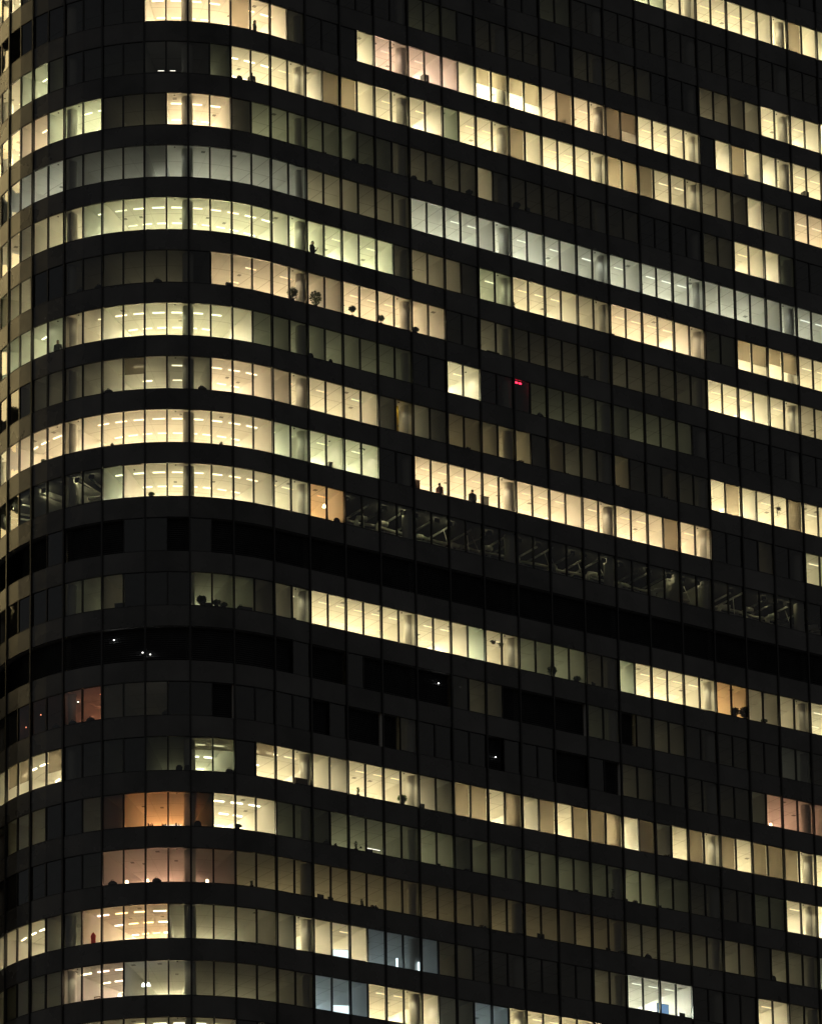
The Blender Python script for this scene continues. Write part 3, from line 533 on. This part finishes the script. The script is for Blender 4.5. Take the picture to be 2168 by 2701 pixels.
def wood_chair():
    e = empty('wooden_chair'); q = MB(); q.box(-.22, .22, -.2, .22, .43, .47); q.build('seat', M['wood'], e)
    for x in (-.2, .2):
        for y in (-.18, .2): q = MB(); q.tube([(x, y, 0), (x, y, .43 if y < 0 else .95)], .018); q.build('leg', M['wood'], e)
    q = MB(); [q.box(-.2, .2, .19, .21, z, z+.06) for z in (.62, .76, .89)]; q.build('backrest', M['wood'], e); return e
def screen(m='screen', w=1.15, hh=.75):
    e = empty('wall_screen'); q = MB(); q.box(-w/2, w/2, 0, .04, 0, hh); q.build('casing', M['black'], e)
    q = MB(); q.box(-w/2+.03, w/2-.03, -.012, -.002, .03, hh-.03); q.build('display', M[m], e)
    q = MB(); q.tube([(-w*.3, .3, -.75), (-w*.3, .06, .3)], .02); q.tube([(w*.3, .3, -.75), (w*.3, .06, .3)], .02); q.build('stand', M['metal'], e); return e
def slim_light(m='cool', hh=.75, horizontal=False):
    e = empty('tube_lamp'); q = MB()
    if horizontal: q.box(-hh/2, hh/2, -.03, .03, .03, .08)
    else: q.box(-.05, .05, -.03, .03, .05, hh)
    q.build('tube', M[m], e); q = MB()
    if horizontal: q.box(-hh/2-.03, hh/2+.03, -.04, .04, 0, .028)
    else: q.box(-.07, .07, -.06, .06, 0, .045)
    q.build('holder', M['metal'], e); return e
def led(m, s=.05):
    e = empty('indicator_light'); q = MB(); q.cyl(0, 0, 0, s*1.6, s, s*.7, 10); q.build('lens', M[m], e)
    q = MB(); q.cyl(0, 0, -.04, -.002, s*1.3, n=10); q.build('housing', M['black'], e); return e
def red_sign():
    e = empty('red_light'); q = MB(); q.box(-.32, .32, .01, .05, -.12, .12); q.build('housing', M['black'], e)
    for x, w in ((-.14, .15), (.2, .1)): q = MB(); q.box(x-w, x+w, -.01, .0, -.05, .06); q.build('lens', M['led'], e)
    return e
def person(top, legs, hgt=1.74, turn=.3, arm=0):
    """one continuous skinned body; arm > 0 bends the right forearm up"""
    k = hgt/1.74
    V = [(0, 0, .96, .2, .15), (0, .01, 1.14, .18, .14), (0, .015, 1.32, .215, .15), (0, .02, 1.44, .17, .12), (0, .01, 1.52, .07, .07), (0, -.005, 1.59, .09, .1), (0, -.015, 1.67, .1, .12), (0, -.005, 1.74, .07, .08), (0, -.115, 1.64, .016, .016)]
    E = [(0, 1), (1, 2), (2, 3), (3, 4), (4, 5), (5, 6), (6, 7), (6, 8)]
    for sx in (-1, 1):
        b = len(V)
        V += [(sx*.1, 0, .86, .13, .13), (sx*.11, -.01, .5, .085, .09), (sx*.115, .03, .09, .055, .06), (sx*.13, -.14, .035, .05, .036)]; E += [(0, b), (b, b+1), (b+1, b+2), (b+2, b+3)]
        b = len(V); up = arm and sx > 0
        V += [(sx*.205, .015, 1.4, .085, .085), (sx*.245, .03, 1.13, .062, .062), ((sx*.17, -.2, 1.2, .045, .045) if up else (sx*.235, -.05, .88, .045, .045)), ((sx*.13, -.26, 1.26, .045, .024) if up else (sx*.235, -.08, .8, .024, .045))]
        E += [(3, b), (b, b+1), (b+1, b+2), (b+2, b+3)]; p = V[b+3]
        for j in range(5):
            o = (j-2)*.019; ln = (.055, .07, .078, .07, .05)[j]; c = len(V)
            if up: V += [(p[0]+o, p[1]-.03, p[2]+.03, .012, .012), (p[0]+o*1.3, p[1]-.03-ln*.5, p[2]+.03+ln*.3, .01, .01)]
            else: V += [(p[0], p[1]+o, p[2]-.04, .012, .012), (p[0]-sx*.02, p[1]+o*1.2-.01, p[2]-.04-ln, .01, .01)]
            E += [(b+3, c), (c, c+1)]
    me = bpy.data.meshes.new('skeleton'); me.from_pydata([(x*k, y*k, z*k) for x, y, z, a, c in V], E, [])
    t = bpy.data.objects.new('skeleton', me); COL.objects.link(t)
    sk = t.modifiers.new('skin', 'SKIN'); sk.use_smooth_shade = True
    for v, d in zip(me.skin_vertices[0].data, V): v.radius = (d[3]*k, d[4]*k); v.use_root = False
    me.skin_vertices[0].data[0].use_root = True
    ss = t.modifiers.new('sub', 'SUBSURF'); ss.levels = 1; ss.render_levels = 1
    dg = bpy.context.evaluated_depsgraph_get(); body = bpy.data.meshes.new_from_object(t.evaluated_get(dg)); bpy.data.objects.remove(t)
    body.name = 'body'; body.materials.clear()
    for m in (M['skin'], M[top], M[legs], M['blackc']): body.materials.append(m)
    for f in body.polygons:
        c = f.center/k; hand = (abs(c.x) > .2 and c.z < .86) or (arm and c.y < -.23 and c.z > 1)
        f.material_index = 0 if c.z > 1.5 or hand else 3 if c.z < .1 else 2 if c.z < .98 and abs(c.x) < .21 else 1; f.use_smooth = True
    e = bpy.data.objects.new('person', body); COL.objects.link(e)
    q = MB(); n = 12; rings = []
    for zz, a, b, oy in ((1.58, .074, .07, .035), (1.66, .09, .088, .025), (1.73, .082, .09, .005), (1.775, .045, .05, 0)): rings.append([(a*k*math.cos(2*math.pi*i/n), k*(oy+b*math.sin(2*math.pi*i/n)), zz*k) for i in range(n)])
    for A, B in zip(rings, rings[1:]):
        for i in range(n):
            if A is not rings[0] or i < n//2: q.poly([A[i], A[(i+1) % n], B[(i+1) % n], B[i]])
    q.poly(rings[-1]); q.build('hair', M['hair'], e, smooth=True)
    return e

FZ = FLOORZ
def where(h):
    return ('far left' if h < 3 else 'on the corner' if h < 9 else 'right of corner' if h < 15 else 'left of centre' if h < 20 else
            'at centre' if h < 26 else 'right of centre' if h < 34 else 'towards right' if h < 42 else 'far right')
seen = {}
def put(o, r, h, look, cat, d=.3, z=None, rz=0, group=None):
    place(o, r, h, d, z, rz)
    lab = f"{look}, {ORD[r]} row down {where(h)}"
    if lab in seen or len(lab.split()) > 16: print('BADLABEL', lab)
    seen[lab] = 1; tag(o, lab, cat, group); return o
GP, GL, GC, GK = 'people at the windows', 'small lamps at the windows', 'office chairs by the windows', 'plants by the windows'
put(person('blackc', 'navy', 1.72), 0, 13.4, 'person in dark clothes standing at a bright window', 'person', .5, FZ, .9, GP)
put(person('greyc', 'navy', 1.66), 1, 13.25, 'person in grey clothes by a bright window', 'person', .62, FZ, 2.4, GP)
put(person('blackc', 'blackc', 1.8, arm=1), 4, 16.55, 'person in black standing at a pale green window', 'person', .48, FZ, .5, GP)
put(person('blackc', 'navy', 1.78), 8, 25.65, 'person in black at the bright window, back to the glass', 'person', .48, FZ, 3.0, GP)
put(person('maroon', 'navy', 1.7), 8, 23.75, 'person in dark red leaning by the post', 'person', .52, FZ, 2.0, GP)
put(person('greyc', 'navy', 1.72), 6, 3.3, 'person in grey standing at a pale green window', 'person', .55, FZ, .4, GP)
for r, h, kind, hg, look, lm in ((5, 15.3, 'leafy', 1.0, 'tall leafy plant before the column', 'leaf'), (5, 16.6, 'leafy', 1.15, 'broad leafy plant filling a pane', 'leaf'), (5, 18.7, 'ball', .85, 'round clipped plant on a thin stem', 'leaf'),
        (5, 20.35, 'ball', .72, 'round clipped plant beside a post', 'leaf'), (5, 22.35, 'leafy', .5, 'small bushy plant', 'leaf'), (11, 10.55, 'leafy', .75, 'spindly plant on a dim green window', 'leaf'), (11, 11.25, 'leafy', .55, 'low leafy plant in a dim green pane', 'leaf'),
        (11, 11.6, 'leafy', .4, 'small drooping plant in a dim green pane', 'leaf'), (9, 8.25, 'leafy', .35, 'low fresh green plant in a bright window', 'leaf2'), (11, 30.1, 'leafy', .8, 'dark plant on a green window by the fin', 'leaf'), (11, 31.6, 'leafy', .5, 'squat dark plant on a green window', 'leaf'),
        (11, 41.35, 'leafy', .75, 'dark bushy plant in an orange window', 'leaf'), (11, 41.95, 'leafy', .95, 'taller dark plant across the fin', 'leaf'), (11, 43.2, 'leafy', .4, 'low dark plant on a tan window', 'leaf'), (14, 18.7, 'thin', .7, 'thin yellow green plant in a bright window', 'leaf2'),
        (4, 28.25, 'thin', .6, 'thin spiky plant in a yellow window', 'leaf'), (14, 21.2, 'leafy', .75, 'leafy plant in front of the column', 'leaf2'), (2, 25.7, 'leafy', .5, 'bushy dark plant on a tan window', 'leaf'), (2, 28.55, 'leafy', .6, 'leafy dark plant low in a dark window', 'leaf'),
        (8, 6.4, 'thin', .3, 'tiny sprig in a bright window', 'leaf'), (15, 12.2, 'leafy', .4, 'small pale leafed plant in a bright window', 'leaf2'), (15, 18.55, 'thin', .75, 'thin upright dark plant on a green window', 'leaf'), (15, 33.45, 'thin', .8, 'pointed dark plant on a green window', 'leaf'),
        (16, 12.85, 'thin', .5, 'pointed dark plant on a brown window', 'leaf'), (16, 18.85, 'thin', .6, 'slim dark plant beside the post', 'leaf'), (8, 11.5, 'thin', .35, 'two leafed sprig in a bright window', 'leaf'), (8, 2.6, 'leafy', .25, 'tiny dark plant on a bright window', 'leaf')):
    put(plant(kind, hg, lm), r, h, look, 'plant', .3, group=GK)
put(hanging(.75), 7, 44.7, 'dark trailing plant in a hanging basket', 'plant', .5, CEIL-.35, group=GK)
put(hanging(.25), 11, 26.75, 'dark hanging basket left of the post', 'plant', .5, CEIL-.25, group=GK)
put(hanging(.3), 11, 27.2, 'dark hanging basket right of the post', 'plant', .5, CEIL-.3, group=GK)
for r, h, s, look in ((16, 16.55, .9, 'dark monitor on a brown window'), (16, 17.1, .75, 'smaller dark monitor beside the fin'), (16, 29.1, 1, 'dark monitor on a dim brown window'), (14, 22.25, 1, 'black monitor in a bright window corner'),
        (17, 37.5, .9, 'black monitor in a pale window'), (15, 19.3, .8, 'dark monitor under the white tube'), (15, 34.25, .7, 'dark monitor on a dull green window'), (15, 31.3, .6, 'dark monitor on a dull green pane'), (11, 32.6, .8, 'dark monitor in a dim window'), (16, 33.1, .7, 'dark monitor on a brown pane'), (11, 15.2, .6, 'dark monitor beside a bright slit'), (15, 23.2, .6, 'dark monitor in a green pane')):
    put(monitor(s), r, h, look, 'monitor', .3, None, random.uniform(-.4, .4))
for r, h, look, d in ((2, 22.55, 'slim dark chair back on a tan window', .5), (2, 23.45, 'dark chair back by the tan window', .5), (0, 31.6, 'rounded black chair back in a bright window', .48), (6, 16.35, 'wide black chair back on a green window', .5),
        (6, 17.5, 'lower black chair back on a teal window', .6), (9, 17.8, 'black chair back in an orange window', .52), (16, 43.35, 'black chair back on a tan window', .5), (1, 12.55, 'black chair back in a shaded window', .55), (14, 9.45, 'dark chair back against the lit slit', .55), (14, 9.9, 'second dark chair back beside the column', .55), (15, 10.4, 'dark chair back in a brown window', .5)):
    o = chair(); o.scale = (1, 1, 1.12); put(o, r, h, look, 'chair', d+.2, FZ, random.uniform(-.5, .5), GC)
for r, h, w, hh, look in ((5, 26.9, .95, .22, 'long flat dark box on the sill'), (2, 29.2, .3, .42, 'upright dark box'), (11, 10.8, .5, .3, 'dark box under the plant'), (2, 18.4, .5, .16, 'flat dark box'), (2, 19.7, .6, .22, 'dark box on a dim window'), (16, 27.85, .5, .2, 'dark carton beside the fin'), (15, 24.9, .5, .22, 'dark carton in a dim green window'),
        (14, 15.5, .9, .5, 'tan carton in front of the column'), (16, 33.9, .4, .25, 'low carton by the post'), (8, 22.05, .35, .25, 'dark carton in the corner of a bright window'), (15, 36.9, .6, .15, 'flat carton on a green window'), (4, 34.25, .25, .2, 'small box in a bright window'), (6, 44.4, .3, .2, 'small dark box'), (17, 35.4, .4, .12, 'flat dark box in a bright window'), (5, 11.9, .35, .35, 'dark box straddling the fin')):
    put(box(w, hh, 'card' if 'tan' in look else 'black'), r, h, look, 'box', .3)  # black stands for the backlit shade of the dark boxes
for r, h, n, look in ((7, 25.35, 7, 'leaning binders on an amber window'), (7, 28.45, 8, 'row of binders on an amber window'), (7, 31.15, 8, 'row of dark binders on a brown window'), (7, 34.3, 5, 'short row of binders on an amber window'), (16, 19.55, 8, 'row of binders sloping to the fin'), (16, 25.7, 7, 'row of binders on a brown window'), (15, 8.2, 6, 'row of dark binders on an orange window'),
        (15, 8.8, 5, 'row of binders left of the post'), (15, 9.4, 6, 'row of binders right of the post'), (4, 22.2, 6, 'row of binders on an olive window'), (15, 36.2, 6, 'dark binders on a green window'), (15, 34.8, 6, 'dark binders by the fin'), (7, 37.4, 5, 'dark binders on a dim amber window'), (2, 17.2, 6, 'dark binders on an olive window'), (15, 17.4, 4, 'few dark binders on a green window'), (14, 36.8, 5, 'few dark binders on a dim window'), (5, 32.6, 6, 'dark binders on a dim brown window')):
    put(books(n), r, h, look, 'binders', .3)
for r, h, look in ((5, 8.55, 'dark bag on a dim window'), (5, 4.75, 'dark bag beside the column'), (5, 5.7, 'dark bag on a dull window'), (7, 6.2, 'dark bag on the sill'), (16, 6.4, 'dark bag beside a pink lit window'), (2, 18.9, 'dark bag among clutter'), (11, 12.4, 'dark bag on a green window'), (15, 16.9, 'dark bag beside the strip of light'), (7, 10.6, 'dark bag below the column'), (6, 29.7, 'dark bag on a dull window'), (13, 8.9, 'dark bag at the end of the sill light'), (14, 11.8, 'dark bag at the edge of a green window'), (16, 35.5, 'dark bag on a dim pane'), (16, 8.45, 'dark bag between two lamps'), (13, 4.35, 'dark bag against a reddish window'), (13, 5.3, 'dark bag below a pinkish light'), (13, 3.4, 'dark bag on a dim reddish pane')):
    put(heap(), r, h, look, 'bag', .3)
put(bench(1.5, .38), 11, 7.1, 'long low dark cupboard on a dim window', 'cupboard', .3)
put(bench(.9, .3), 11, 12.6, 'low dark cupboard beside a green window', 'cupboard', .3)
put(cabinet('green'), 0, 23.4, 'dark green tall cabinet in a bright window', 'cabinet', .62, FZ)
put(cabinet('black', 1.5), 0, 47.35, 'black tall cabinet in a bright window', 'cabinet', .62, FZ)
put(cabinet('greyc', 1.45, .4), 0, 43.4, 'grey cabinet in a bright window', 'cabinet', .7, FZ)
put(easel('wood'), 8, 22.45, 'brown flip chart on legs in a bright window', 'flip chart', .75, FZ)
put(easel(), 8, 26.5, 'white flip chart on legs in a bright window', 'flip chart', .75, FZ)
put(stand(), 17, 5.3, 'red coat on a stand in a pink window', 'coat stand', .75, FZ)
put(wood_chair(), 18, 5.45, 'brown wooden chair in a pink window', 'chair', .7, FZ+.25)
for r, h, look in ((16, 7.1, 'lit desk lamp in a pink window'), (16, 8.05, 'lit desk lamp beside the fin in a pink window'), (16, 10.75, 'lit desk lamp in a dim reddish window'), (13, 43.4, 'lit desk lamp in a pink window'), (18, 6.75, 'lit desk lamp low in a pink window')):
    put(table_lamp(), r, h, look, 'lamp', .3, group=GL)
put(desk_lamp(False), 15, 18.75, 'black unlit desk lamp', 'lamp', .3, group=GL)
put(pendant(), 9, 17.4, 'glowing pendant lamp in an orange window', 'lamp', 1.2, CEIL-.02, group=GL)
put(pendant('white'), 18, 8.02, 'white pendant lamp on the fin', 'lamp', .8, CEIL-.55, group=GL)
put(pendant('white'), 18, 7.75, 'smaller white pendant lamp left of the fin', 'lamp', 1.0, CEIL-.5, group=GL)
put(lantern(), 8, 17.35, 'square paper lantern in a pale green window', 'lantern', .35, .1)
put(screen(), 17, 17.95, 'white glowing screen in a bright room', 'screen', .9, .1, -.35)
put(screen(), 18, 17.9, 'white glowing screen in a blue dusky room', 'screen', .9, .1, -.35)
put(screen('blue', .95, .8), 17, 36.45, 'blue glowing screen in a pale window', 'screen', .5, .05)
put(slim_light(), 17, 20.8, 'upright bluish tube lamp left of the column', 'lamp', .35, group=GL)
put(slim_light(), 17, 22.05, 'upright bluish tube lamp right of the column', 'lamp', .35, group=GL)
for r, h, w, look, z in ((15, 19.55, .95, 'long white tube lamp on a green window', .3), (16, 12.6, .75, 'white tube lamp low in a brown window', .02), (13, 8.5, 1.2, 'thin warm tube lamp along a dark sill', .02), (17, 23.45, .22, 'short tube lamp low in a dark window', .02), (17, 25.4, .28, 'short white tube lamp in a dark window', .02), (17, 29.2, .3, 'short dim tube lamp in a dark window', .02), (15, 9.2, 1.1, 'warm tube lamp low in an orange window', .06), (1, 8.75, .4, 'short tube lamp in a black window', .2), (1, 9.3, .35, 'second short tube lamp in a black window', .2)):
    put(slim_light('tube', w, True), r, h, look, 'lamp', .3, z, group=GL)
put(red_sign(), 6, 28.4, 'small red warning light in a dark window', 'red light', .3, WIN-.12)
for r, h, z, m, look in ((12, 6.5, 1.55, 'white', 'tiny white light high in a black window'), (12, 7.85, .55, 'white', 'tiny white light left of the fin'), (12, 8.2, .4, 'white', 'tiny white light right of the fin'), (13, 26.6, .9, 'white', 'tiny white light in a black window'), (12, 23.35, 1.5, 'white', 'tiny white light in a black pane'),
        (13, 4.7, 1.45, 'white', 'pale spot of light in a reddish window'), (13, 5.85, 1.7, 'rosy', 'pinkish spot of light in a reddish window'), (13, 1.45, .8, 'rosy', 'faint reddish light'), (13, 2.5, 1.25, 'rosy', 'faint reddish light by the post'), (13, 7.95, .2, 'warm', 'tiny warm light at the fin')):
    put(led(m, .045), r, h, look, 'light', .22, z, group='pin point lights in dark windows')
# yellow leaf of an open door beside the column
e = empty('yellow_door'); q = MB(); q.box(-.28, .28, 0, .05, 0, 2.9); q.build('leaf', M['yellow'], e); q = MB(); q.box(.2, .23, -.06, -.002, 1.4, 1.55); q.build('handle', M['metal'], e)
put(e, 7, 21.3, 'yellow door leaf beside the column', 'door', .72, FZ)

# small downlights that wash a wall with a cone of light
for r, h, pw in ((6, 25.62, 60), (8, 19.6, 60), (8, 17.62, 30), (9, 14.6, 40), (0, 37.55, 50), (17, 37.5, 60), (0, 20.6, 25), (9, 7.35, 40), (18, 22.5, 60)):
    x, y, a = frame_at(h, .95); z = sill(r)+CEIL
    q = MB(); q.cyl(x, y, z-.05, z-.004, .06, n=12); q.build('downlight', M['metal'], STOREY[r])
    l = bpy.data.lights.new('downlight_beam', 'SPOT'); l.energy = pw; l.spot_size = R(95); l.spot_blend = .4; l.shadow_soft_size = .03; l.color = (1, .86, .6)
    o = bpy.data.objects.new('downlight_beam', l); COL.objects.link(o); o.location = (x, y, z-.07); o.parent = STOREY[r]

# ------------------------------------------------------------------ towers across the street, mirrored in the glass
def neighbour(x0, x1, y0, y1, top, face, label, tint, s, frac, seed, wall='dark'):
    rnd = random.Random(seed); t = empty('neighbouring_tower', ((x0+x1)/2, (y0+y1)/2, 0)); c = ((x0+x1)/2, (y0+y1)/2, 0)
    q = MB(); q.box(x0, x1, y0, y1, 0, top); q.build('wall', M[wall], t, off=c)
    m = emis('lit_office', tint, s); n = 0; z = top-3.2
    while z > 30 and n < 97:
        x = x0+1
        while x < x1-3:
            L = rnd.choice((3, 4.5, 6, 9))
            if rnd.random() < frac and n < 97:
                q = MB(); y = y0-.05 if face < 0 else y1+.05
                q.box(x, min(x+L-.5, x1-.6), min(y, y+.04), max(y, y+.04), z, z+1.9); q.build('window', m, t, off=c); n += 1
            x += L
        z -= 3.6
    tag(t, label, 'tower')
neighbour(-57, -13, 58, 76, 205, -1, 'dark office tower with yellow lit windows, mirrored at the far left glass edge', (1, .76, .34), 4.2, .6, 3)
